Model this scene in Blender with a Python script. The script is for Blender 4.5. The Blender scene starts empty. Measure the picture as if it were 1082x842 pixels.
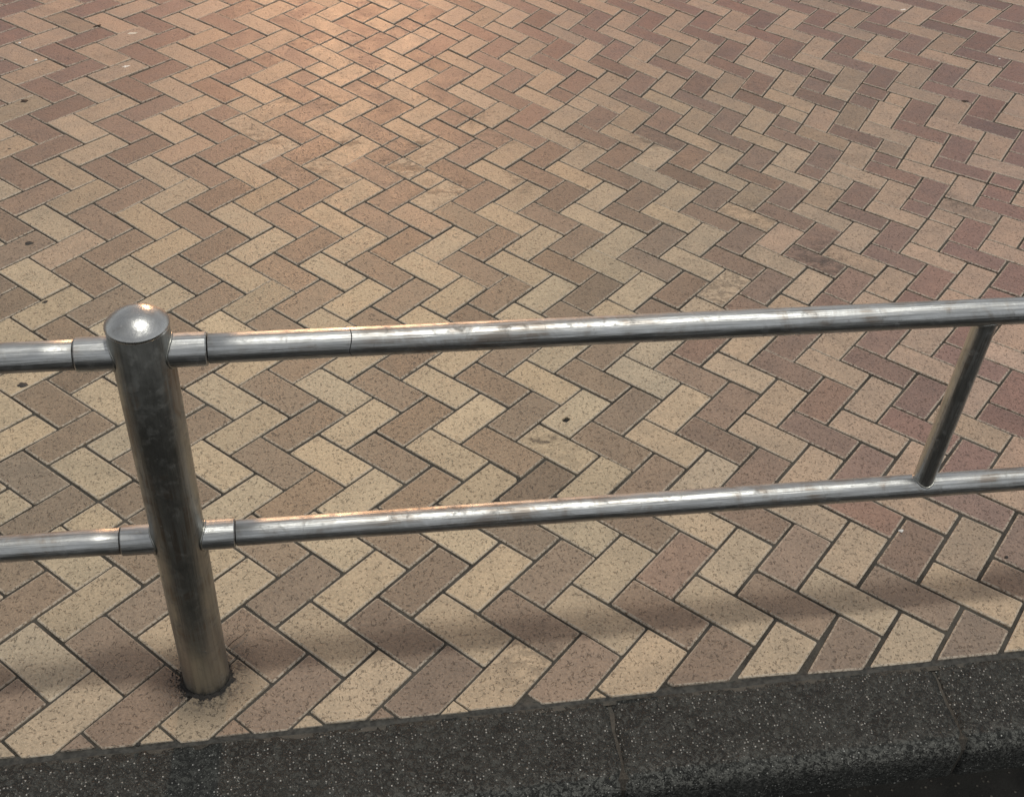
import bpy, bmesh, math, random
import numpy as np
from mathutils import Vector, Matrix, noise
random.seed(7)
R = math.radians
U = 0.1                                   # one paving module (half a brick) in metres

# ------------------------------------------------------------------ scene, camera, light
sc = bpy.context.scene
col = sc.collection
sc.render.engine = 'CYCLES'
sc.render.resolution_x, sc.render.resolution_y = 1024, 796
sc.view_settings.view_transform = 'Standard'
sc.view_settings.look = 'None'
sc.view_settings.gamma = 1.0
sc.view_settings.exposure = 0.0
sc.cycles.max_bounces = 4
sc.cycles.diffuse_bounces = 2
sc.cycles.glossy_bounces = 3

THETA = R(46.592)                         # direction of the kerb in the paving grid
BASE = np.array([7.6875, -5.7991])        # foot of the post in the paving grid
DV = np.array([math.cos(THETA), math.sin(THETA)]); NV = np.array([-DV[1], DV[0]])
def to_sn(p):                             # paving grid -> (along the kerb, away from the road), in modules
    q = np.asarray(p, float) - BASE
    return np.stack([q @ DV, q @ NV], -1)

F_PX, PITCH, ROLL, YAW = 1194.38, 0.697591, 0.068584, -0.609712
CAM = (2.9019, -14.5811, 19.4160)
def cam_axes():
    yw = YAW + THETA                      # yaw in the kerb frame
    fwd = Vector((math.sin(yw)*math.cos(PITCH), math.cos(yw)*math.cos(PITCH), -math.sin(PITCH)))
    rt = Vector((math.cos(yw), -math.sin(yw), 0)); up = rt.cross(fwd)
    r2 = math.cos(ROLL)*rt + math.sin(ROLL)*up
    u2 = -math.sin(ROLL)*rt + math.cos(ROLL)*up
    return r2, u2, fwd
CR, CU, CF = cam_axes()
cam = bpy.data.cameras.new('camera'); cam_o = bpy.data.objects.new('camera', cam); col.objects.link(cam_o)
cam.sensor_width = 36; cam.lens = F_PX/1082*36; cam.clip_start = .05; cam.clip_end = 2000
m = Matrix.Identity(4)
for i in range(3): m[i][0], m[i][1], m[i][2], m[i][3] = CR[i], CU[i], -CF[i], CAM[i]*U
cam_o.matrix_world = m
sc.camera = cam_o
def px_ground(px, py, z=0.0):             # photo pixel -> point on the pavement, in modules
    d = CF + CR*((px-541)/F_PX) - CU*((py-421)/F_PX)
    t = (z-CAM[2])/d.z
    return CAM[0]+t*d.x, CAM[1]+t*d.y
def project(s, n, z=0.0):
    D = Vector((s-CAM[0], n-CAM[1], z-CAM[2])); w = D.dot(CF)
    return 541+F_PX*D.dot(CR)/w, 421-F_PX*D.dot(CU)/w, w

SUN_DIR = Vector((.19, -.07, 1.0)).normalized()     # towards the light
world = bpy.data.worlds.new('World'); sc.world = world; world.use_nodes = True
wn = world.node_tree.nodes; wl = world.node_tree.links
bg = wn['Background']
sky = wn.new('ShaderNodeTexSky'); sky.sky_type = 'NISHITA'; sky.sun_disc = False
sky.sun_elevation = math.asin(SUN_DIR.z); sky.sun_rotation = math.atan2(SUN_DIR.x, SUN_DIR.y)
hs = wn.new('ShaderNodeHueSaturation'); hs.inputs['Saturation'].default_value = .12
wl.new(sky.outputs[0], hs.inputs['Color']); wl.new(hs.outputs[0], bg.inputs[0])
bg.inputs[1].default_value = 0.106
sun = bpy.data.lights.new('sun', 'SUN'); sun.energy = 1.42; sun.angle = R(4.2); sun.color = (1, .97, .90)
sun_o = bpy.data.objects.new('sun', sun); col.objects.link(sun_o)
sun_o.rotation_euler = SUN_DIR.to_track_quat('Z', 'Y').to_euler()
sun_o.location = (0, 0, 8)

# ------------------------------------------------------------------ helpers
def tag(o, label=None, cat=None, group=None, kind=None):
    if label: o['label'] = label
    if cat: o['category'] = cat
    if group: o['group'] = group
    if kind: o['kind'] = kind
    return o
def mesh_obj(name, verts, faces, mat, parent=None, smooth=False, scale=U, loc=None):
    me = bpy.data.meshes.new(name)
    me.from_pydata([(v[0]*scale, v[1]*scale, v[2]*scale) for v in verts], [], faces)
    me.materials.append(mat)
    if smooth: me.shade_smooth()
    me.update()
    o = bpy.data.objects.new(name, me); col.objects.link(o)
    if parent: o.parent = parent
    if loc: o.location = [c*scale for c in loc]
    return o
def empty(name, loc=(0, 0, 0)):
    o = bpy.data.objects.new(name, None); o.empty_display_size = .1
    o.location = [c*U for c in loc]; col.objects.link(o); return o
def lathe(prof, seg=48):                  # profile of (r, z)
    V, Fc = [], []
    for r, z in prof:
        for k in range(seg):
            a = 2*math.pi*k/seg; V.append((r*math.cos(a), r*math.sin(a), z))
    for i in range(len(prof)-1):
        for k in range(seg):
            k2 = (k+1) % seg
            Fc.append((i*seg+k, i*seg+k2, (i+1)*seg+k2, (i+1)*seg+k))
    return V, Fc
def tube(p0, p1, prof, seg=40):           # prof: (distance along, radius)
    p0 = Vector(p0); p1 = Vector(p1); d = (p1-p0).normalized()
    side = d.cross(Vector((0, 0, 1)))
    if side.length < .01: side = Vector((1, 0, 0))
    side.normalize(); up = side.cross(d)
    V, Fc = [], []
    for t, r in prof:
        for k in range(seg):
            a = 2*math.pi*k/seg
            V.append(tuple(p0 + d*t + side*(r*math.cos(a)) + up*(r*math.sin(a))))
    for i in range(len(prof)-1):
        for k in range(seg):
            k2 = (k+1) % seg
            Fc.append((i*seg+k, i*seg+k2, (i+1)*seg+k2, (i+1)*seg+k))
    return V, Fc
class NT:                                 # small node-tree builder
    def __init__(s, name):
        s.m = bpy.data.materials.new(name); s.m.use_nodes = True
        s.t = s.m.node_tree; s.b = s.t.nodes['Principled BSDF']; s.out = s.t.nodes['Material Output']
    def n(s, typ, **kw):
        nd = s.t.nodes.new(typ)
        for k, v in kw.items():
            if k.startswith('_'): setattr(nd, k[1:], v)
            else: s.set(nd.inputs[k.replace('__', ' ')], v)
        return nd
    def set(s, sock, v):
        if isinstance(v, bpy.types.NodeSocket): s.t.links.new(v, sock)
        else: sock.default_value = v
    def math(s, op, a, b=None, c=None, clamp=False):
        nd = s.t.nodes.new('ShaderNodeMath'); nd.operation = op; nd.use_clamp = clamp
        for i, v in enumerate((a, b, c)):
            if v is not None: s.set(nd.inputs[i], v)
        return nd.outputs[0]
    def vmath(s, op, a, b=None, scale=None):
        nd = s.t.nodes.new('ShaderNodeVectorMath'); nd.operation = op
        s.set(nd.inputs[0], a)
        if b is not None: s.set(nd.inputs[1], b)
        if scale is not None: s.set(nd.inputs['Scale'], scale)
        return nd.outputs['Value'] if op in ('LENGTH', 'DISTANCE', 'DOT_PRODUCT') else nd.outputs[0]
    def ramp(s, v, lo, hi, a=0.0, b=1.0):  # smooth map
        nd = s.t.nodes.new('ShaderNodeMapRange'); nd.interpolation_type = 'SMOOTHSTEP'
        s.set(nd.inputs[0], v); nd.inputs[1].default_value = lo; nd.inputs[2].default_value = hi
        nd.inputs[3].default_value = a; nd.inputs[4].default_value = b
        return nd.outputs[0]
    def mix(s, f, a, b, blend='MIX'):
        nd = s.t.nodes.new('ShaderNodeMix'); nd.data_type = 'RGBA'; nd.blend_type = blend
        s.set(nd.inputs[0], f)
        for i, v in ((6, a), (7, b)):
            if isinstance(v, tuple) and len(v) == 3: v = (*v, 1)
            s.set(nd.inputs[i], v)
        return nd.outputs[2]
    def noise(s, vec, scale, detail=3, rough=.55, dist=0.0):
        nd = s.t.nodes.new('ShaderNodeTexNoise'); s.set(nd.inputs['Vector'], vec)
        nd.inputs['Scale'].default_value = scale; nd.inputs['Detail'].default_value = detail
        nd.inputs['Roughness'].default_value = rough; nd.inputs['Distortion'].default_value = dist
        return nd.outputs[0]
    def voro(s, vec, scale, feature='F1', rnd=1.0):
        nd = s.t.nodes.new('ShaderNodeTexVoronoi'); nd.feature = feature; s.set(nd.inputs['Vector'], vec)
        nd.inputs['Scale'].default_value = scale; nd.inputs['Randomness'].default_value = rnd
        return nd
    def bump(s, h, strength, dist, normal=None):
        nd = s.t.nodes.new('ShaderNodeBump'); s.set(nd.inputs['Height'], h)
        nd.inputs['Strength'].default_value = strength; nd.inputs['Distance'].default_value = dist
        if normal is not None: s.set(nd.inputs['Normal'], normal)
        return nd.outputs[0]
    def pos(s): return s.t.nodes.new('ShaderNodeNewGeometry').outputs['Position']
    def obj(s): return s.t.nodes.new('ShaderNodeTexCoord').outputs['Object']
    def attr(s, name):
        nd = s.t.nodes.new('ShaderNodeAttribute'); nd.attribute_name = name; return nd
    def fin(s, color=None, rough=None, normal=None, metallic=None, spec=None):
        for k, v in (('Base Color', color), ('Roughness', rough), ('Normal', normal), ('Metallic', metallic), ('Specular IOR Level', spec)):
            if v is not None:
                if k == 'Base Color' and isinstance(v, tuple): v = (*v, 1)
                s.set(s.b.inputs[k], v)
        return s.m

# stains with a place of their own on the paving: (photo px, py, half length, half width in modules, strength)
STAINS = [(575, 465, .33, .22, .62), (300, 110, .55, .25, .4), (352, 108, .5, .22, .45), (440, 107, .5, .2, .4),
          (285, 150, .7, .3, .5), (372, 152, .7, .25, .5), (450, 150, .8, .22, .5), (425, 175, .8, .35, .55),
          (330, 180, .7, .35, .45), (500, 125, .5, .3, .4), (530, 150, .5, .25, .45), (610, 150, .5, .22, .4),
          (690, 150, .4, .22, .4), (470, 200, .8, .25, .5), (380, 252, .5, .22, .35), (555, 190, .7, .2, .4),
          (255, 200, .6, .3, .3), (780, 225, .6, .3, .35), (868, 272, .55, .35, .45), (760, 305, .5, .35, .35),
          (560, 690, .45, .35, .5), (1000, 210, .5, .2, .4)]

SMEARS = [(575, 465, .42, .2, .95), (425, 178, 1.0, .28, .8), (372, 152, .7, .25, .75), (285, 150, .8, .28, .7), (332, 181, .7, .3, .6), (470, 203, .9, .24, .75), (440, 152, .8, .2, .7), (345, 110, .6, .2, .6), (535, 152, .5, .2, .6), (868, 274, .6, .3, .6), (300, 108, .5, .2, .55)]
def brick_material():
    t = NT('fired_clay_brick'); P = t.pos(); tint = t.attr('tint')
    rnd = tint.outputs['Alpha']
    off = t.n('ShaderNodeCombineXYZ', X=t.math('MULTIPLY', rnd, 37.0), Y=t.math('MULTIPLY', rnd, 91.0), Z=t.math('MULTIPLY', rnd, 13.0)).outputs[0]
    v = t.vmath('ADD', P, off)
    mott = t.noise(v, 14, 2, .6)
    fine = t.noise(v, 420, 1, .7)
    grain = t.noise(v, 160, 2, .6)
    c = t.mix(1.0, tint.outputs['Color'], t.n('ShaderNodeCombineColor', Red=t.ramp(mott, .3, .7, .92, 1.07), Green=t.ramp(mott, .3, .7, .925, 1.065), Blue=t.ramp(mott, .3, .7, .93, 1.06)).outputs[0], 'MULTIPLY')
    g2 = t.ramp(grain, .32, .68, .86, 1.12); g3 = t.ramp(fine, .3, .7, .9, 1.09)
    gg = t.math('MULTIPLY', g2, g3)
    c = t.mix(1.0, c, t.n('ShaderNodeCombineColor', Red=gg, Green=gg, Blue=gg).outputs[0], 'MULTIPLY')
    # short curved scratches and pits in the fired face
    w1 = t.noise(v, 75, 1.5, .5, .7); w2 = t.noise(t.vmath('ADD', v, (3.1, 7.7, 1.3)), 105, 1, .5)
    line = t.math('SUBTRACT', 1.0, t.ramp(t.math('ABSOLUTE', t.math('SUBTRACT', w1, .5)), .005, .042))
    gate = t.ramp(w2, .545, .60)
    worm = t.math('MULTIPLY', line, gate)
    vo = t.voro(v, 150); keep = t.ramp(t.n('ShaderNodeSeparateColor', Color=vo.outputs['Color']).outputs[0], .80, .86)
    pit = t.math('MULTIPLY', t.math('SUBTRACT', 1.0, t.ramp(vo.outputs['Distance'], .14, .3)), keep)
    vb = t.voro(v, 45); kb = t.ramp(t.n('ShaderNodeSeparateColor', Color=vb.outputs['Color']).outputs[1], .88, .93)
    pitb = t.math('MULTIPLY', t.math('SUBTRACT', 1.0, t.ramp(vb.outputs['Distance'], .09, .17)), kb)
    marks = t.math('MAXIMUM', t.math('MAXIMUM', worm, pit), pitb)
    c = t.mix(t.math('MULTIPLY', marks, .48), c, (.045, .034, .025))
    # general grime between feet and drips
    gr = t.noise(P, 3.2, 3, .62, .4)
    c = t.mix(t.ramp(gr, .58, .8, 0, .3), c, (.07, .055, .042))
    # single stains: where they lie is stored with the bricks, their shape is smeared noise
    sm = t.noise(t.vmath('MULTIPLY', t.vmath('ADD', P, (1.7, .3, 0)), (1, 1.7, 1)), 24, 3, .7, .6)
    acc = t.math('MULTIPLY', t.attr('stain').outputs['Fac'], t.ramp(sm, .43, .55))
    c = t.mix(acc, c, (.03, .025, .02))
    # eleven dark smears dragged across the bricks
    PW = t.vmath('ADD', P, t.vmath('SCALE', t.vmath('SUBTRACT', t.n('ShaderNodeTexNoise', Vector=P, Scale=22.0, Detail=3.0).outputs[1], (.5, .5, .5)), scale=.10))
    sm_acc = None
    for (px, py, hl, hw, st) in SMEARS:
        s_, n_ = px_ground(px, py)
        q = t.vmath('MULTIPLY', t.vmath('SUBTRACT', PW, (s_*U, n_*U, 0)), (1/(hl*U), 1/(hw*U), 0))
        k = t.ramp(t.vmath('LENGTH', q), .1, 1.0, st, 0)
        sm_acc = k if sm_acc is None else t.math('MAXIMUM', sm_acc, k)
    c = t.mix(t.math('MULTIPLY', sm_acc, t.ramp(grain, .3, .55, .55, 1)), c, (.03, .025, .02))
    # splashed dirt round the foot of the post
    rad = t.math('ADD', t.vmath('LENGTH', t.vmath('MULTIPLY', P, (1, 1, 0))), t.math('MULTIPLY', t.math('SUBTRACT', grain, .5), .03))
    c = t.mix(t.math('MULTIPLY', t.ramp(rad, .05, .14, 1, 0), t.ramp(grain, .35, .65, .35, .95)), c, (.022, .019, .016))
    # worn arrises, with the light they catch painted in paler
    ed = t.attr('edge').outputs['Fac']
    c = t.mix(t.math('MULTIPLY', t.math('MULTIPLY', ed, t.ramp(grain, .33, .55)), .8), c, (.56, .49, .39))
    h = t.math('SUBTRACT', t.math('ADD', t.math('MULTIPLY', grain, .5), t.math('MULTIPLY', fine, .35)), t.math('MULTIPLY', marks, .9))
    nrm = t.bump(h, .85, .0028)
    ro = t.math('ADD', t.ramp(mott, .3, .7, .36, .50), t.math('MULTIPLY', fine, .12))
    return t.fin(c, ro, nrm, spec=.5)

def joint_material():
    t = NT('joint_sand'); P = t.pos()
    a = t.noise(P, 8, 4, .6); b = t.noise(P, 260, 3, .7)
    c = t.mix(t.ramp(a, .35, .65), (.036, .032, .026), (.088, .081, .068))
    c = t.mix(t.ramp(b, .4, .7, 0, .6), c, (.11, .10, .085))
    return t.fin(c, .9, t.bump(b, .8, .002), spec=.2)

def kerb_material():
    t = NT('dark_aggregate_concrete'); P = t.pos()
    big = t.noise(P, 9, 3, .6); mid = t.noise(P, 105, 3, .7, .8); fine = t.noise(P, 300, 2, .7)
    c = t.mix(t.ramp(big, .3, .7), (.015, .0160, .0140), (.036, .0375, .0330))
    c = t.mix(t.ramp(mid, .47, .6, 0, .7), c, (.098, .101, .090))
    c = t.mix(t.ramp(fine, .5, .75, 0, .5), c, (.012, .012, .011))
    vo = t.voro(P, 165); sp = t.n('ShaderNodeSeparateColor', Color=vo.outputs['Color'])
    k = t.math('MULTIPLY', t.math('SUBTRACT', 1.0, t.ramp(vo.outputs['Distance'], .2, .42)), t.ramp(sp.outputs[0], .66, .8))
    c = t.mix(t.math('MULTIPLY', k, .85), c, t.mix(sp.outputs[1], (.15, .15, .135), (.80, .79, .73)))
    vb = t.voro(P, 75); sb = t.n('ShaderNodeSeparateColor', Color=vb.outputs['Color'])
    kb = t.math('MULTIPLY', t.math('SUBTRACT', 1.0, t.ramp(vb.outputs['Distance'], .14, .26)), t.ramp(sb.outputs[0], .84, .92))
    c = t.mix(t.math('MULTIPLY', kb, .7), c, t.mix(sb.outputs[1], (.12, .115, .10), (.48, .46, .42)))
    w1 = t.noise(P, 120, 1.5, .5, 1.0); w2 = t.noise(t.vmath('ADD', P, (5.1, 2.7, 1.3)), 60, 2, .6)
    wl_ = t.math('MULTIPLY', t.math('SUBTRACT', 1.0, t.ramp(t.math('ABSOLUTE', t.math('SUBTRACT', w1, .5)), .0, .035)), t.ramp(w2, .5, .6))
    c = t.mix(t.math('MULTIPLY', wl_, .85), c, (.40, .41, .37))  # pale worm-shaped glints painted into the colour
    # worn nose of the stone, with its light glint painted in pale
    z = t.n('ShaderNodeSeparateXYZ', Vector=P)
    nose = t.math('MULTIPLY', t.ramp(z.outputs['Y'], -.345, -.285, 1, 0), t.ramp(z.outputs['Z'], -.075, -.02))
    c = t.mix(t.math('MULTIPLY', t.math('MULTIPLY', nose, t.ramp(mid, .42, .60)), .7), c, (.20, .20, .178))
    h = t.math('ADD', t.math('ADD', t.math('MULTIPLY', mid, .9), t.math('MULTIPLY', fine, .4)), t.math('MULTIPLY', t.math('MAXIMUM', t.math('MAXIMUM', k, kb), wl_), .7))
    return t.fin(c, t.ramp(mid, .3, .7, .5, .8), t.bump(h, 1.0, .013), spec=.35)

def asphalt_material():
    t = NT('asphalt'); P = t.pos()
    a = t.noise(P, 5, 4, .6); b = t.noise(P, 130, 4, .7)
    c = t.mix(t.ramp(a, .35, .65), (.008, .008, .0072), (.018, .0175, .0155))
    vo = t.voro(P, 110); sp = t.n('ShaderNodeSeparateColor', Color=vo.outputs['Color'])
    k = t.math('MULTIPLY', t.math('SUBTRACT', 1.0, t.ramp(vo.outputs['Distance'], .2, .45)), t.ramp(sp.outputs[0], .8, .95))
    c = t.mix(t.math('MULTIPLY', k, .5), c, (.16, .145, .12))
    return t.fin(c, .85, t.bump(t.math('ADD', b, k), 1.0, .006), spec=.2)

def steel_material(name, col_a, col_b, dirt_refl, r0, r1, axis, band=.55, bmp=.28):
    t = NT(name); O = t.obj()
    sx = {'x': (.9, 34, 34), 'z': (34, 34, .9)}[axis]; sy = {'x': (4, 120, 120), 'z': (120, 120, 4)}[axis]
    st = t.noise(t.vmath('MULTIPLY', O, sx), 6, 3, .6)            # drawn-tube bands along the length
    sf = t.noise(t.vmath('MULTIPLY', O, sy), 6, 2, .6)            # fine polishing scratches
    bl = t.noise(O, 11, 4, .62, .8); fl = t.noise(O, 48, 4, .65, .5)
    c = t.mix(t.ramp(bl, .32, .68), col_a, col_b)
    c = t.mix(t.ramp(st, .42, .62, 0, band), c, tuple(v*.55 for v in col_b))
    c = t.mix(t.math('MULTIPLY', t.math('MULTIPLY', t.ramp(bl, .48, .66), t.ramp(st, .4, .55)), dirt_refl), c, (.20, .125, .07))  # brown patches put warm reflections into the steel colour
    c = t.mix(t.ramp(fl, .58, .72, 0, .3*dirt_refl+.15), c, (.06, .05, .04))
    vs = t.voro(O, 60); ks = t.ramp(t.n('ShaderNodeSeparateColor', Color=vs.outputs['Color']).outputs[0], .88, .94)
    nick = t.math('MULTIPLY', t.math('SUBTRACT', 1.0, t.ramp(vs.outputs['Distance'], .06, .14)), ks)
    c = t.mix(t.math('MULTIPLY', nick, .6), c, (.75, .73, .68))
    ro = t.math('ADD', t.math('ADD', t.ramp(bl, .35, .65, r0, r1), t.math('MULTIPLY', sf, .10)), t.ramp(fl, .5, .7, 0, .16))
    h = t.math('ADD', t.math('MULTIPLY', st, 1.3), t.math('ADD', t.math('MULTIPLY', sf, .25), t.math('ADD', t.math('MULTIPLY', bl, .9), t.math('MULTIPLY', fl, .25))))
    return t.fin(c, ro, t.bump(h, bmp, .0026), 1.0)
def plain(name, colr, rough=.7, nscale=80, var=.3, bump=.3):
    t = NT(name); O = t.obj(); a = t.noise(O, nscale, 4, .6)
    c = t.mix(t.ramp(a, .3, .7), tuple(v*(1-var) for v in colr), tuple(min(1, v*(1+var)) for v in colr))
    return t.fin(c, rough, t.bump(a, bump, .002))

M_BRICK, M_JOINT, M_KERB, M_ROAD = brick_material(), joint_material(), kerb_material(), asphalt_material()
M_RAIL = steel_material('rail_steel', (.62, .63, .62), (.47, .475, .46), .45, .28, .42, 'x')
M_POST = steel_material('post_steel', (.42, .42, .39), (.36, .36, .33), .45, .28, .42, 'z', .22, .2)
M_CAP = steel_material('cap_steel', (.60, .60, .58), (.46, .46, .44), .25, .2, .3, 'z', .1, .12)
M_FILLET = plain('dark_cement', (.045, .043, .037), .85, 90, .5, .8)
M_STRUT = steel_material('strut_steel', (.70, .70, .67), (.55, .55, .52), .4, .24, .38, 'z', .3, .2)
M_SEAM = plain('seam_dirt_hole_shade', (.012, .011, .010), .8)  # dark rail seam, also the painted shade in the brick hole
M_GRIME = plain('grime', (.016, .014, .012), .85, 140, .5, .8)

# ------------------------------------------------------------------ ground, road, paving bed
def sheet(name, x0, x1, y0, y1, z, mat):
    return tag(mesh_obj(name, [(x0, y0, z), (x1, y0, z), (x1, y1, z), (x0, y1, z)], [(0, 1, 2, 3)], mat), kind='structure')
sheet('ground', -3000, 3000, -3000, 3000, -2.0, M_ROAD)
sheet('road', -900, 900, -900, -3.30, -1.12, M_ROAD)
pavement = sheet('pavement', -900, 900, -1.62, 1800, -.045, M_JOINT)

# ------------------------------------------------------------------ herringbone bricks
KN=[[-21.67,5.67],[-26.0,10.0],[4.0,-12.0],[-0.33,-7.67],[-4.67,-3.33],[-9.0,1.0],[-13.33,5.33],[-17.67,9.67],[-22.0,14.0],[8.0,-8.0],[3.67,-3.67],[-0.67,0.67],[-5.0,5.0],[-9.33,9.33],[-13.67,13.67],[-18.0,18.0],[12.0,-4.0],[7.67,0.33],[3.33,4.67],[-1.0,9.0],[-5.33,13.33],[16.0,0.0],[11.67,4.33],[7.33,8.67],[3.0,13.0],[-1.33,17.33],[20.0,4.0],[15.67,8.33],[11.33,12.67],[7.0,17.0],[2.67,21.33],[19.67,12.33],[15.33,16.67],[11.0,21.0],[6.67,25.33],[10.67,29.33],[6.33,33.67],[2.0,38.0]]
KW=[[-0.032,0.038],[0.002,0.141],[-0.166,0.258],[-0.109,0.244],[0.508,-0.069],[0.123,0.073],[-0.282,-0.066],[0.131,-0.159],[-0.037,0.056],[-0.014,-0.024],[-0.161,-0.085],[0.046,-0.163],[-0.057,-0.128],[-0.116,0.017],[0.239,0.138],[0.064,0.224],[-0.127,-0.124],[0.059,0.065],[0.164,0.02],[-0.067,-0.166],[-0.079,0.109],[-0.037,-0.008],[0.112,0.083],[0.028,-0.146],[0.04,-0.009],[0.137,-0.004],[-0.12,0.038],[-0.003,0.109],[0.048,-0.033],[-0.08,0.525],[0.145,-0.045],[-0.18,-0.197],[-0.077,-0.117],[0.074,0.2],[0.491,-0.567],[-0.117,-0.196],[-0.325,0.27],[-0.058,-0.354],[4.065,5.004],[-2.613,-3.718],[-0.164,-4.564]]

KN = np.array(KN); KW = np.array(KW)
def warp(p):                              # the laid pattern drifts gently, as hand-set paving does
    p = np.asarray(p, float)
    r = np.linalg.norm(p[:, None]-KN[None], axis=2)/10
    Bm = np.concatenate([np.where(r > 0, r**2*np.log(r+1e-12), 0), np.ones((len(p), 1)), p/10], 1)
    return to_sn(p + Bm @ KW)
KERB_N = -1.40                            # bricks are cut along this line
def clip(poly, nmin):
    out = []
    for i in range(len(poly)):
        a, b = poly[i], poly[(i+1) % len(poly)]
        if a[1] >= nmin: out.append(a)
        if (a[1] >= nmin) != (b[1] >= nmin):
            t = (nmin-a[1])/(b[1]-a[1]); out.append((a[0]+t*(b[0]-a[0]), nmin))
    return out
def area(p): return .5*sum(p[i][0]*p[(i+1) % len(p)][1]-p[(i+1) % len(p)][0]*p[i][1] for i in range(len(p)))
def inset(poly, d):                       # parallel inset of a convex polygon (counter-clockwise)
    n = len(poly); L = []
    for i in range(n):
        a = np.array(poly[i]); b = np.array(poly[(i+1) % n]); e = b-a; ln = np.hypot(*e)
        nn = np.array([-e[1], e[0]])/max(ln, 1e-9); L.append((a+nn*d, e))
    out = []
    for i in range(n):
        (p, e), (q, g) = L[i-1], L[i]
        det = e[0]*(-g[1])+g[0]*e[1]
        if abs(det) < 1e-6: out.append(tuple(q)); continue
        r_ = q-p; t = (r_[0]*(-g[1])+g[0]*r_[1])/det
        out.append(tuple(p+e*t))
    return out
def soften(poly, c):                      # knock the corners off
    out = []; n = len(poly)
    for i in range(n):
        a, b, d = (np.array(poly[j % n]) for j in (i-1, i, i+1))
        la, ld = np.hypot(*(a-b)), np.hypot(*(d-b)); k = min(c, .3*la, .3*ld)
        out.append(tuple(b+(a-b)/la*k)); out.append(tuple(b+(d-b)/ld*k))
    return out
def brick_geo(poly, zt, tx, ty, hole=None):
    """rings: foot, shoulder, arris, face; returns verts, faces, edge weights"""
    cx = sum(p[0] for p in poly)/len(poly); cy = sum(p[1] for p in poly)/len(poly)
    top = lambda p, dz: zt+dz+(p[0]-cx)*tx+(p[1]-cy)*ty
    kk = min(1.0, abs(area(poly))/.5)
    q_ = 1 if len(poly) == 4 else .6
    o = soften(poly, .028*kk*q_); i2 = soften(inset(poly, .022*kk*q_), .022*kk*q_)
    V = [(p[0], p[1], -.25) for p in o]+[(p[0], p[1], top(p, -.022)) for p in o]+[(p[0], p[1], top(p, 0)) for p in i2]
    n = len(o); Fc = []
    for r_ in (0, 1):
        for k in range(n):
            k2 = (k+1) % n; Fc.append((r_*n+k, r_*n+k2, (r_+1)*n+k2, (r_+1)*n+k))
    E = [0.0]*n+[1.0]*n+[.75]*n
    i3 = soften(inset(poly, .05*kk*q_), .014*kk*q_)
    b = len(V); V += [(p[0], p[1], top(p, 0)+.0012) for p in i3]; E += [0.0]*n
    for k in range(n):
        k2 = (k+1) % n; Fc.append((2*n+k, 2*n+k2, b+k2, b+k))
    if hole is None: Fc.append(tuple(range(b, b+n)))
    else:
        hs_, hn, hr = hole; m_ = n*2; ring = []
        for lev, (rr, dz) in enumerate(((hr, 0), (hr*.93, -.02), (hr*.9, -.2))):
            q = []
            for k in range(m_):
                src = i3[k//2] if k % 2 == 0 else tuple((np.array(i3[k//2])+np.array(i3[(k//2+1) % n]))/2)
                a = math.atan2(src[1]-hn, src[0]-hs_)
                q.append(len(V)); x_, y_ = hs_+rr*math.cos(a), hn+rr*.9*math.sin(a)
                V.append((x_, y_, top((x_, y_), dz))); E.append(0.0)
            ring.append(q)
        for k in range(n):
            k2 = (k+1) % n
            Fc.append((b+k, ring[0][(2*k+1) % m_], ring[0][2*k])); Fc.append((b+k, b+k2, ring[0][(2*k+1) % m_]))
            Fc.append((b+k2, ring[0][(2*k+2) % m_], ring[0][(2*k+1) % m_]))
        for lev in (0, 1):
            for k in range(m_):
                k2 = (k+1) % m_; Fc.append((ring[lev][k], ring[lev][k2], ring[lev+1][k2], ring[lev+1][k]))
    return V, Fc, E
BUFF, BROWN, PINK = np.array((.43, .352, .238)), np.array((.252, .196, .137)), np.array((.30, .165, .125))
rng = random.Random(11)
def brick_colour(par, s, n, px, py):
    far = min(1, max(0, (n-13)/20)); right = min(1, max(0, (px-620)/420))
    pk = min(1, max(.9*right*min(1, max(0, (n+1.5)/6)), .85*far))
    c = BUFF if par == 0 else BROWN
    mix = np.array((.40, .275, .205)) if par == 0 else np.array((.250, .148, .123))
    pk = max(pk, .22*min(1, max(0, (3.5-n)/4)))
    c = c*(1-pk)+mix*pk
    v = rng.gauss(1, .06)*(1-.17*min(1, max(0, (n-9)/18))); w = rng.gauss(0, .018)  # far bricks darkened to paint in lamplight falling off with distance
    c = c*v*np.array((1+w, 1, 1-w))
    q = rng.random()
    if q < .03: c = c*.72+PINK*.28*v
    elif q < .09: c = c*.82
    elif q < .11: c = .5*c+.25*(BUFF+BROWN)*v
    return np.clip(c, .03, .6)
def in_el(px, py, cx, cy, rx, ry): return ((px-cx)/rx)**2+((py-cy)/ry)**2 < 1

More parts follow.
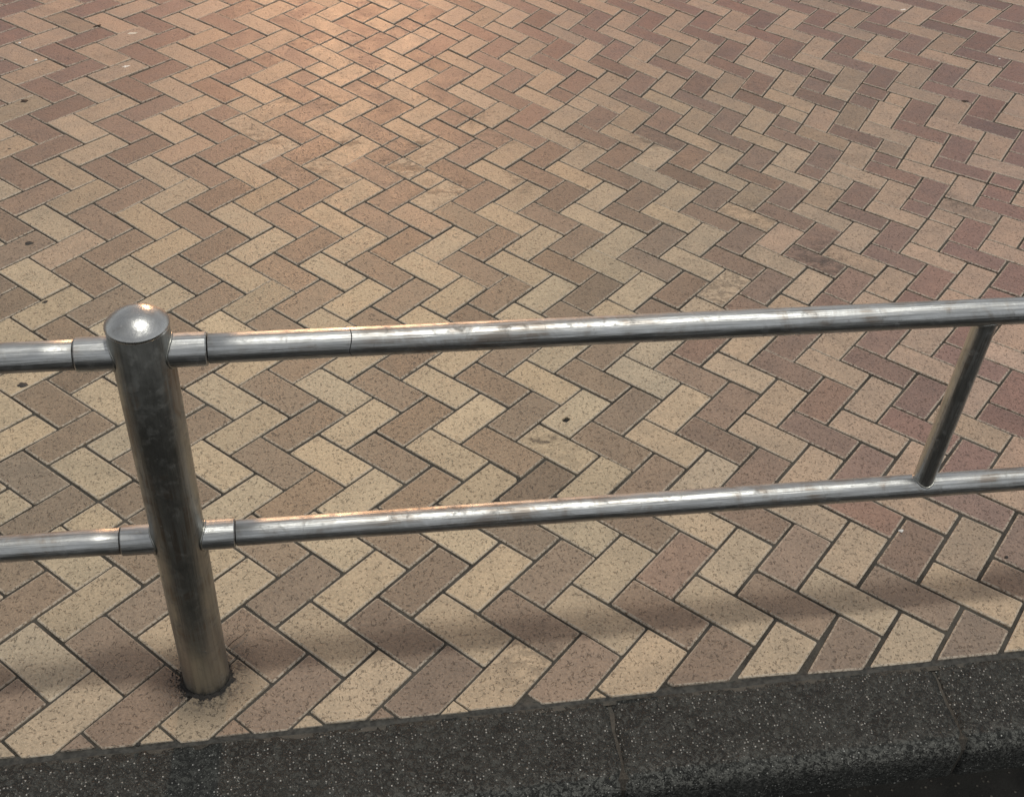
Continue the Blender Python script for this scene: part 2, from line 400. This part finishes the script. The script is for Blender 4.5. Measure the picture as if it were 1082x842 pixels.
cells = []
for a in range(-75, 76):
    for b in range(-60, 95):
        k = (a-b) % 4
        if k == 0: cells.append((a, b, 2, 1, ((a+b)//2) % 2))
        elif k == 3: cells.append((a, b, 1, 2, ((a+b-1)//2) % 2))
cells = [c for c in cells if -45 < to_sn((c[0]+1, c[1]+1))[0] < 62 and -6 < to_sn((c[0]+1, c[1]+1))[1] < 66]
quads = warp([(a+i*da, b+j*db) for a, b, da, db, p in cells for i, j in ((0, 0), (1, 0), (1, 1), (0, 1))]).reshape(-1, 4, 2)
HOLE = px_ground(598, 444)
bricks = []
for (a, b, da, db, par), q in zip(cells, quads):
    c0 = q.mean(0)
    if c0[1] < -3.5: continue
    if area([tuple(v) for v in q]) < .7: continue
    px, py, w = project(c0[0], c0[1])
    if w < 1: px, py = -9999, -9999
    pieces = [(q, par)]
    split = .0
    if in_el(px, py, 385, 105, 150, 85) or in_el(px, py, 560, 130, 110, 60): split = .2
    elif in_el(px, py, 880, 135, 75, 60): split = .25
    elif in_el(px, py, 1000, 190, 80, 60): split = .12
    elif in_el(px, py, 95, 500, 70, 50): split = .2
    if rng.random() < split:              # bricks cut short where the courses were patched
        f = rng.choice((.5, .5, .42, .58))
        if da == 2: mA, mB = q[0]*(1-f)+q[1]*f, q[3]*(1-f)+q[2]*f; pieces = [(np.array([q[0], mA, mB, q[3]]), par), (np.array([mA, q[1], q[2], mB]), rng.choice((par, 1-par)))]
        else: mA, mB = q[0]*(1-f)+q[3]*f, q[1]*(1-f)+q[2]*f; pieces = [(np.array([q[0], q[1], mB, mA]), par), (np.array([mA, mB, q[2], q[3]]), rng.choice((par, 1-par)))]
    for pq, pr in pieces:
        # joints: narrow far off, wider where the setting is loose near the kerb at the right
        gap = .031 + .02*max(0, min(1, (c0[0]-9)/7))*max(0, min(1, (5-c0[1])/6)) + rng.uniform(-.006, .008)
        poly = inset([tuple(v) for v in pq], gap)
        poly = [(x_+rng.uniform(-.008, .008), y_+rng.uniform(-.008, .008)) for x_, y_ in poly]
        if rng.random() < .16 and c0[1] < 9 and len(pieces) == 1:   # a chipped corner
            ci = rng.randrange(4); pA, pB, pC = (np.array(poly[(ci+d_) % 4]) for d_ in (-1, 0, 1))
            cA, cC = rng.uniform(.03, .09), rng.uniform(.03, .09)
            poly[ci:ci+1] = [tuple(pB+(pA-pB)/np.hypot(*(pA-pB))*cA), tuple(pB+(pC-pB)/np.hypot(*(pC-pB))*cC)]
        line = KERB_N + rng.uniform(-.05, .05)
        if any(p[1] < line for p in poly):
            poly = clip(poly, line)
            if len(poly) < 3 or area(poly) < .035: continue
            lim = .13 if area(poly) > .4 else .06      # merge vertices that nearly coincide
            i = 0
            while i < len(poly) and len(poly) > 3:
                a_, b_ = poly[i], poly[(i+1) % len(poly)]
                if np.hypot(a_[0]-b_[0], a_[1]-b_[1]) < lim:
                    poly[i] = ((a_[0]+b_[0])/2, (a_[1]+b_[1])/2); poly.pop((i+1) % len(poly)); i = 0
                else: i += 1
            if len(poly) < 3: continue
        cs, cn = np.mean([p[0] for p in poly]), np.mean([p[1] for p in poly])
        x_, y_, w = project(cs, cn)
        pr_ = [project(*p) for p in poly]
        pa = abs(area([(min(1082, max(0, p[0])), min(842, max(0, p[1]))) for p in pr_])) if w > 1 and min(p[2] for p in pr_) > 1 else 0
        is_hole = abs(cs-HOLE[0]) < .8 and abs(cn-HOLE[1]) < .8 and all(((poly[(i+1) % len(poly)][0]-poly[i][0])*(HOLE[1]-poly[i][1])-(poly[(i+1) % len(poly)][1]-poly[i][1])*(HOLE[0]-poly[i][0])) > 0 for i in range(len(poly)))
        geo = brick_geo(poly, max(-.013, min(.02, rng.gauss(0, .011))), max(-.014, min(.014, rng.gauss(0, .009))), max(-.014, min(.014, rng.gauss(0, .009))), (HOLE[0], HOLE[1], .125) if is_hole else None)
        if is_hole: pa = 1e6
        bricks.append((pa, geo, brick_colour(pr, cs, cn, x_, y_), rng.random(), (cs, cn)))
bricks.sort(key=lambda t: -t[0])

SPOTS = [(*px_ground(p[0], p[1]), p[2], p[3], p[4]) for p in STAINS]
def stain_at(s, n):
    return max([0.0]+[st*1.4*max(0, 1.15-math.hypot((s-a)/(hl*1.9), (n-b)/(hw*2.2))) for a, b, hl, hw, st in SPOTS if abs(s-a) < 3])
def brick_mesh(name, items, centre=None):
    V, Fc, E, T, S = [], [], [], [], []
    for pa, (v, f, e), c, rnd, ctr in items:
        b = len(V); V += v; Fc += [tuple(i+b for i in g) for g in f]; E += e
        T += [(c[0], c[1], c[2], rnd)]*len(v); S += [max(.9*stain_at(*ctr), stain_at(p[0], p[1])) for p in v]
    if centre: V = [(x_-centre[0], y_-centre[1], z_) for x_, y_, z_ in V]
    o = mesh_obj(name, V, Fc, M_BRICK, pavement, loc=(centre[0], centre[1], 0) if centre else None)
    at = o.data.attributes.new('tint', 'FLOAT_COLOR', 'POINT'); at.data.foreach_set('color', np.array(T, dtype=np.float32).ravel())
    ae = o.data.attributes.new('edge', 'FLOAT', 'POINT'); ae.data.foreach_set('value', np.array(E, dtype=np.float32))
    as_ = o.data.attributes.new('stain', 'FLOAT', 'POINT'); as_.data.foreach_set('value', np.array(S, dtype=np.float32))
    return o
for it in bricks[:300]:
    o = brick_mesh('brick', [it], it[4])
    if it[0] == 1e6:                       # dark disc paints the shade inside the old bolt hole
        V = [(HOLE[0]-it[4][0]+.14*math.cos(a*math.pi/8), HOLE[1]-it[4][1]+.14*math.sin(a*math.pi/8), -.04) for a in range(16)]
        mesh_obj('hole_shade', V, [tuple(range(16))], M_SEAM, o)
tag(brick_mesh('brick_field', bricks[300:]), kind='stuff')

# ------------------------------------------------------------------ kerb
kerb = tag(empty('kerb', (0, -2.45, 0)), kind='structure')
def kerb_stone(s0, s1, seed):
    prof = []
    y0, y1, r_ = -1.50, -3.44, .34
    prof.append((y0, -1.6)); prof.append((y0, -.10)); prof.append((y0-.03, -.045))
    for k in range(1, 13): prof.append((y0-.03+(y1+r_-y0+.03)*k/12, -.035-.02*k/12))
    for k in range(1, 9):
        a = math.pi/2*k/8; prof.append((y1+r_-r_*math.sin(a), -.055-r_+r_*math.cos(a)))
    for k in range(1, 7): prof.append((y1-.02*k/6, -.055-r_-(1.55-r_)*k/6))
    ns = max(24, int((s1-s0)*9)); V, Fc = [], []
    for i in range(ns+1):
        t = i/ns; s = s0+(s1-s0)*t; de = min(t, 1-t)*(s1-s0)
        for j, (y, z) in enumerate(prof):
            p = Vector((s, y, z*1.0+seed*7.3))
            d = .022*noise.fractal(p*3.1, 1, 2, 4)+.02*noise.noise(p*11)
            wear = .05*max(0, 1-de/.10)**2
            yy = y+(d*.9 if j > 13 else 0)+(wear if j > 13 else 0); zz = z+(d*.7 if 2 <= j < 22 else 0)-(wear if 2 <= j else 0)
            ss = s+(.05*noise.noise(Vector((y*2.2, z*2, seed*3.7)))+.02*noise.noise(Vector((y*9, z*9, seed)))) * (1 if i in (0, ns) else 0) - (.105*(y+1.5)/-1.9 if i in (0, ns) else .105*(y+1.5)/-1.9)
            V.append((ss, yy, zz))
    m_ = len(prof)
    for i in range(ns):
        for j in range(m_-1): Fc.append((i*m_+j, i*m_+j+1, (i+1)*m_+j+1, (i+1)*m_+j))
    Fc.append(tuple(range(m_-1, -1, -1))); Fc.append(tuple(ns*m_+j for j in range(m_)))
    c = (s0+s1)/2
    o = mesh_obj('kerb_stone', [(x_-c, y_+2.45, z_) for x_, y_, z_ in V], Fc, M_KERB, kerb, smooth=True, loc=(c, 0, 0))
    return o
cuts = [-40, -29, -18, -4.6, 8.05, 15.15, 22.2, 29.3, 36.4, 47]
for i in range(len(cuts)-1): kerb_stone(cuts[i]+.034, cuts[i+1]-.034, i+1)
mb = [(-45, -1.55, -.09), (55, -1.55, -.09), (55, -3.25, -.11), (-45, -3.25, -.11), (55, -3.37, -.3), (-45, -3.37, -.3), (55, -3.40, -1.5), (-45, -3.40, -1.5)]
mesh_obj('kerb_mortar', [(x_, y_+2.45, z_) for x_, y_, z_ in mb], [(0, 3, 2, 1), (3, 5, 4, 2), (5, 7, 6, 4)], M_JOINT, kerb)
# cement fillet between the cut bricks and the kerb
V, Fc = [], []
rows = [(-1.33, -.05), (-1.40, -.032), (-1.47, -.03), (-1.53, -.05)]
NS = 420
for i in range(NS+1):
    s = -40+85*i/NS
    for y, z in rows:
        V.append((s, y+.02*noise.noise(Vector((s*2.3, y*3, 0))), z+.012*noise.noise(Vector((s*4, y*9, 5)))))
for i in range(NS):
    for j in range(3): Fc.append((i*4+j, i*4+j+1, (i+1)*4+j+1, (i+1)*4+j))
mesh_obj('cement_fillet', [(x_, y_+2.45, z_) for x_, y_, z_ in V], Fc, M_FILLET, kerb, smooth=True)

# ------------------------------------------------------------------ railing
rail_root = tag(empty('pedestrian_railing'), 'two-bar stainless steel pedestrian railing with domed post along the dark kerb', 'railing')
ztop = lambda s: 8.37-.0092*s
zlow = lambda s: 4.175-.0145*s
RP, RR, RC = .475, .240, .272
def rail_run(s0, s1, zf, name='rail'):
    L = s1-s0; n = max(2, int(L*2))
    prof = [(0, RR*.7), (0, RR-.012), (.012, RR)]+[(L*k/n, RR) for k in range(1, n)]+[(L-.012, RR), (L, RR-.012), (L, RR*.7)]
    V, Fc = tube((s0, 0, zf(s0)), (s1, 0, zf(s1)), prof)
    c = (s0+s1)/2
    return mesh_obj(name, [(x_-c, y_, z_-zf(c)) for x_, y_, z_ in V], Fc, M_RAIL, rail_root, True, loc=(c, 0, zf(c)))
def smooth_sharp(o, ang=35):
    me = o.data
    bm = bmesh.new(); bm.from_mesh(me)
    for e in bm.edges: e.smooth = not (len(e.link_faces) == 2 and e.calc_face_angle(0) > R(ang))
    bm.to_mesh(me); bm.free(); return o
def post(s):
    V, Fc = lathe([(RP-.022, -.6), (RP-.022, 0), (RP-.015, 3), (RP-.006, 6), (RP, 8.86), (RP-.01, 8.88)])
    p = mesh_obj('post', V, Fc, M_POST, rail_root, True, loc=(s, 0, 0))
    prof = [(RP-.015, 8.86), (RP+.012, 8.875), (RP+.016, 8.905), (RP+.006, 8.935)]
    for k in range(1, 15):
        a = 1-k/14; prof.append((max(.001, RP*.985*a), 8.945+.215*(1-a**2.3)))
    V, Fc = lathe(prof); mesh_obj('cap', V, Fc, M_CAP, p, True)
    for sd in (-1, 1):
        for zf in (ztop, zlow):
            a0, a1 = .36, .985
            L = a1-a0; prof = [(0, RC), (L-.018, RC), (L, RC-.016), (L, RR*.8)]
            V, Fc = tube((sd*a0, 0, zf(s+sd*a0)), (sd*a1, 0, zf(s+sd*a1)), prof)
            c = mesh_obj('collar', V, Fc, M_RAIL, p, True); smooth_sharp(c)
            # weld bead where the collar meets the post
            V, Fc = [], []
            seg, sub = 44, 8
            for i in range(seg):
                a = 2*math.pi*i/seg; y, z = RC*math.cos(a), RC*math.sin(a)
                x_ = math.sqrt(RP**2-y*y); rb = .022+.009*noise.noise(Vector((a*4, sd*3, s+zf(0))))
                for j in range(sub):
                    b_ = 2*math.pi*j/sub
                    V.append((sd*(x_+rb*math.cos(b_)), y*(1+rb*math.sin(b_)/RC), zf(s)+z*(1+rb*math.sin(b_)/RC)))
            for i in range(seg):
                for j in range(sub): Fc.append((i*sub+j, ((i+1) % seg)*sub+j, ((i+1) % seg)*sub+(j+1) % sub, i*sub+(j+1) % sub))
            mesh_obj('weld', V, Fc, M_POST, p, True)
    # caked dirt round the foot
    V, Fc = [], []; seg, rr = 96, 7
    for i in range(seg):
        a = 2*math.pi*i/seg; q = Vector((math.cos(a)*2.2, math.sin(a)*2.2, s))
        w = .075+.13*max(0, noise.fractal(q*1.3, 1, 2, 3)+.2)+.06*noise.noise(q*6)+.03*noise.noise(q*15)
        w = max(.03, w)
        for j in range(rr):
            t = j/(rr-1); r_ = RP-.02+w*t
            h = (.06*(1-t)**1.3+.018*math.sin(math.pi*t)+.045*noise.noise(Vector((math.cos(a)*9, math.sin(a)*9, t*5)))*(1-t*.6))
            V.append((r_*math.cos(a), r_*math.sin(a), max(-.05, h-.005 if j < rr-1 else -.05)))
    for i in range(seg):
        for j in range(rr-1): Fc.append((i*rr+j, i*rr+j+1, ((i+1) % seg)*rr+j+1, ((i+1) % seg)*rr+j))
    mesh_obj('dirt_crust', V, Fc, M_GRIME, p, True)
    rg = random.Random(5); V, Fc = [], []
    for _ in range(260):
        a = rg.uniform(0, 2*math.pi); r_ = RP+.03+abs(rg.gauss(0, .11)); sz = rg.uniform(.008, .028)
        b = len(V); cx, cy = r_*math.cos(a), r_*math.sin(a)
        for (x_, y_, z_) in ((1, 0, 0), (-.5, .85, 0), (-.5, -.85, 0), (.1, 0, 1)):
            q_ = rg.uniform(.7, 1.5); V.append((cx+x_*sz*q_, cy+y_*sz*rg.uniform(.6, 1.4), .003+z_*sz*q_))
        Fc += [(b, b+1, b+3), (b+1, b+2, b+3), (b+2, b, b+3)]
    tag(mesh_obj('dirt_crumbs', V, Fc, M_GRIME, p), kind='stuff')
    return p
PSP = 28.75
for s in (0, PSP, -PSP): post(s)
def strut(s):
    z0, z1 = zlow(s)+RR*.55, ztop(s)-RR*.55
    n = 10; prof = [(0, .205)]+[((z1-z0)*k/n, .205) for k in range(1, n+1)]
    V, Fc = tube((0, 0, 0), (0, 0, z1-z0), prof)
    # cope the ends over the rails
    out = []
    for (x_, y_, z_) in V:
        dy = math.sqrt(max(0, RR*RR-y_*y_))
        if z_ < 1e-6: z_ = zlow(s)+dy*.97-z0
        elif z_ > z1-z0-1e-6: z_ = ztop(s)-dy*.97-z0
        out.append((x_, y_, z_))
    o = mesh_obj('strut', out, Fc, M_STRUT, rail_root, True, loc=(s, 0, z0))
    for zf, sg in ((zlow, 1), (ztop, -1)):
        V, Fc = [], []; seg, sub = 40, 8
        for i in range(seg):
            a = 2*math.pi*i/seg; x_, y_ = .207*math.cos(a), .207*math.sin(a)
            zc = zf(s)+sg*math.sqrt(max(0, (RR+.004)**2-y_*y_*.96))-z0; rb = .016+.006*noise.noise(Vector((a*5, sg, s)))
            for j in range(sub):
                b_ = 2*math.pi*j/sub; V.append((x_*(1+rb*math.cos(b_)/.207), y_*(1+rb*math.cos(b_)/.207), zc+rb*math.sin(b_)))
        for i in range(seg):
            for j in range(sub): Fc.append((i*sub+j, ((i+1) % seg)*sub+j, ((i+1) % seg)*sub+(j+1) % sub, i*sub+(j+1) % sub))
        mesh_obj('weld', V, Fc, M_POST, o, True)
for s in (14.37, 14.37-PSP): strut(s)
def seam(rail, s, zf, w, a0, a1, bend=0.0, mat=None, hook=0.0):
    """a thin raised or dark line partly round a tube"""
    V, Fc = [], []; n = 28
    c = rail.location.x/U
    for i in range(n+1):
        t = i/n; a = a0+(a1-a0)*t
        sh = bend*math.sin(t*5)+hook*max(0, t-.72)**1.5*8
        ww = w*(.55+.45*math.sin(math.pi*min(1, t*1.15+.05)))
        for k, rr in ((-1, RR-.004), (0, RR+.0035), (1, RR-.004)):
            V.append((s-c+sh+k*ww, rr*math.cos(a), rr*math.sin(a)+zf(s)-zf(c)))
    for i in range(n):
        for k in (0, 1): Fc.append((i*3+k, i*3+k+1, (i+1)*3+k+1, (i+1)*3+k))
    return mesh_obj('seam', V, Fc, mat or M_SEAM, rail, True)
top_r = rail_run(1.0, PSP-1.0, ztop); rail_run(1.0, PSP-1.0, zlow)
rail_run(-PSP+1.0, -1.0, ztop); rail_run(-PSP+1.0, -1.0, zlow)
seam(top_r, 3.2, ztop, .016, R(75), R(215), .03, None, .06)
seam(top_r, 6.35, ztop, .010, R(60), R(200), .008, M_RAIL)

# ------------------------------------------------------------------ small things lying on the paving
def blob(name, px, py, rx, ry, h, mat, label, cat, rot=0.0, z=0.012, irr=.25, group=None, ringed=False):
    s, n = px_ground(px, py); V, Fc = [], []; seg, rr = 26, 5
    V.append((0, 0, h*(.4 if ringed else 1)))
    sd = px*.37+py*.11
    for j in range(1, rr+1):
        t = j/rr
        for i in range(seg):
            a = 2*math.pi*i/seg; w = 1+irr*noise.noise(Vector((math.cos(a)*1.4, math.sin(a)*1.4, sd)))*2
            hh = h*(math.sin(math.pi*(t*.8+.2)) if ringed else (1-t**3))*(1+.5*noise.noise(Vector((math.cos(a)*3*t, math.sin(a)*3*t, sd+9))))
            V.append((rx*w*t*math.cos(a), ry*w*t*math.sin(a), hh if j < rr else -.006))
    for i in range(seg): Fc.append((0, 1+i, 1+(i+1) % seg))
    for j in range(rr-1):
        for i in range(seg):
            b = 1+j*seg; Fc.append((b+i, b+seg+i, b+seg+(i+1) % seg, b+(i+1) % seg))
    o = mesh_obj(name, V, Fc, mat, None, True, loc=(s, n, z)); o.rotation_euler.z = R(rot)
    return tag(o, label, cat, group)
M_GUM = plain('old_gum', (.035, .032, .028), .7, 200, .4, .5)
M_PALE = plain('pale_scrap', (.58, .54, .46), .6, 300, .25, .4)
M_WHITE = plain('white_scrap', (.75, .73, .68), .55, 300, .12, .4)
M_LEAF = plain('dry_leaf', (.035, .022, .014), .75, 260, .4, .5)
blob('gum_spot', 24, 407, .13, .11, .012, M_GUM, 'large flattened dark gum spot below the upper rail left of the post', 'gum', 20)
blob('gum_spot', 31, 257, .12, .10, .014, M_GUM, 'ring-shaped dark gum mark on brick near the left edge', 'gum', 10, ringed=True)
blob('gum_spot', 48, 319, .075, .05, .012, M_GUM, 'small dark gum spot just above the left rail', 'gum', 35)
blob('gum_spot', 10, 158, .09, .05, .012, M_GUM, 'dark smear of gum on a buff brick at the far left edge', 'gum', 0)
blob('paper_scrap', 140, 36, .26, .13, .02, M_PALE, 'flattened oval pale paper scrap on brick at upper left', 'litter', 5, ringed=True)
blob('paper_scrap', 133, 71, .13, .07, .02, M_WHITE, 'torn white paper scrap below the oval pale scrap', 'litter', 25, irr=.6)
blob('paper_crumb', 21, 46, .06, .05, .03, M_WHITE, 'tiny white paper crumb, upper of two near left edge', 'litter')
blob('paper_crumb', 38, 64, .07, .05, .03, M_WHITE, 'tiny white paper crumb, lower of two near left edge', 'litter', 40)
blob('paper_scrap', 954, 11, .22, .06, .02, M_WHITE, 'thin torn white scrap on brick at upper right', 'litter', 30, irr=.7)
blob('paper_crumb', 1056, 63, .05, .04, .03, M_WHITE, 'tiny white crumb near the upper right edge', 'litter')
blob('paper_crumb', 952, 561, .055, .045, .035, M_WHITE, 'white crumb in the joint below the strut', 'litter')
blob('dry_leaf', 103, 28, .16, .05, .03, M_LEAF, 'curled black leaf scrap in a joint at upper left', 'leaf', 40, irr=.6)
blob('dry_leaf', 26, 107, .15, .09, .02, M_LEAF, 'broad dark leaf scrap on buff brick near left edge', 'leaf', 15, irr=.6)
blob('dry_leaf', 1019, 107, .14, .06, .02, M_LEAF, 'small dark leaf scrap on brick corner at upper right', 'leaf', -10, irr=.5)
blob('pebble', 146, 786, .045, .04, .04, M_GUM, 'small black pebble in the cement joint left of the post', 'pebble')
blob('pebble', 1063, 589, .05, .04, .04, M_GUM, 'small black pebble on a joint below the lower rail at right', 'pebble')
# twig by the post foot
p0, p1 = px_ground(241, 684), px_ground(263, 665)
V, Fc = [], []; n = 8
for i in range(n+1):
    t = i/n; x_ = p0[0]+(p1[0]-p0[0])*t; y_ = p0[1]+(p1[1]-p0[1])*t+.02*math.sin(t*7); r_ = .018*(1-.5*t)
    for k in range(6): a = k*math.pi/3; V.append((x_+r_*math.cos(a)*.7-p0[0], y_+r_*math.cos(a)*.7-p0[1], .03+r_*math.sin(a)))
for i in range(n):
    for k in range(6): Fc.append((i*6+k, i*6+(k+1) % 6, (i+1)*6+(k+1) % 6, (i+1)*6+k))
tag(mesh_obj('twig', V, Fc, M_LEAF, None, True, loc=(p0[0], p0[1], 0)), 'short black twig beside the foot of the post', 'twig')

# ------------------------------------------------------------------ the sodium street lamp whose warm pool lies on the far paving
def street_lamp():
    gs, gn = px_ground(372, 70)                       # where its sheen lies on the bricks
    hz = 29.0; k = hz/CAM[2]                          # mirror law: lamp distance beyond that point
    bs, bn = gs+(gs-CAM[0])*k, gn+(gn-CAM[1])*k
    root = tag(empty('street_lamp', (bs, bn, 0)), 'post-top street lamp with a warm glowing globe beyond the paving', 'street lamp')
    Mp = plain('lamp_pole_paint', (.05, .05, .048), .5)
    V, Fc = lathe([(1.3, 0), (1.3, .4), (.8, .6), (.7, 6), (.45, hz-3), (.75, hz-2.2), (1.0, hz-1.9), (.02, hz-1.85)], 24)
    mesh_obj('pole', V, Fc, Mp, root, True)
    t = NT('warm_globe'); t.b.inputs['Emission Color'].default_value = (1, .55, .28, 1); t.b.inputs['Emission Strength'].default_value = 680
    r_ = 2.0
    V, Fc = lathe([(max(.01, r_*math.sin(math.pi*i/12)), -r_*math.cos(math.pi*i/12)) for i in range(13)], 20)
    mesh_obj('globe', V, Fc, t.m, root, True, loc=(0, 0, hz))
    return root
street_lamp()
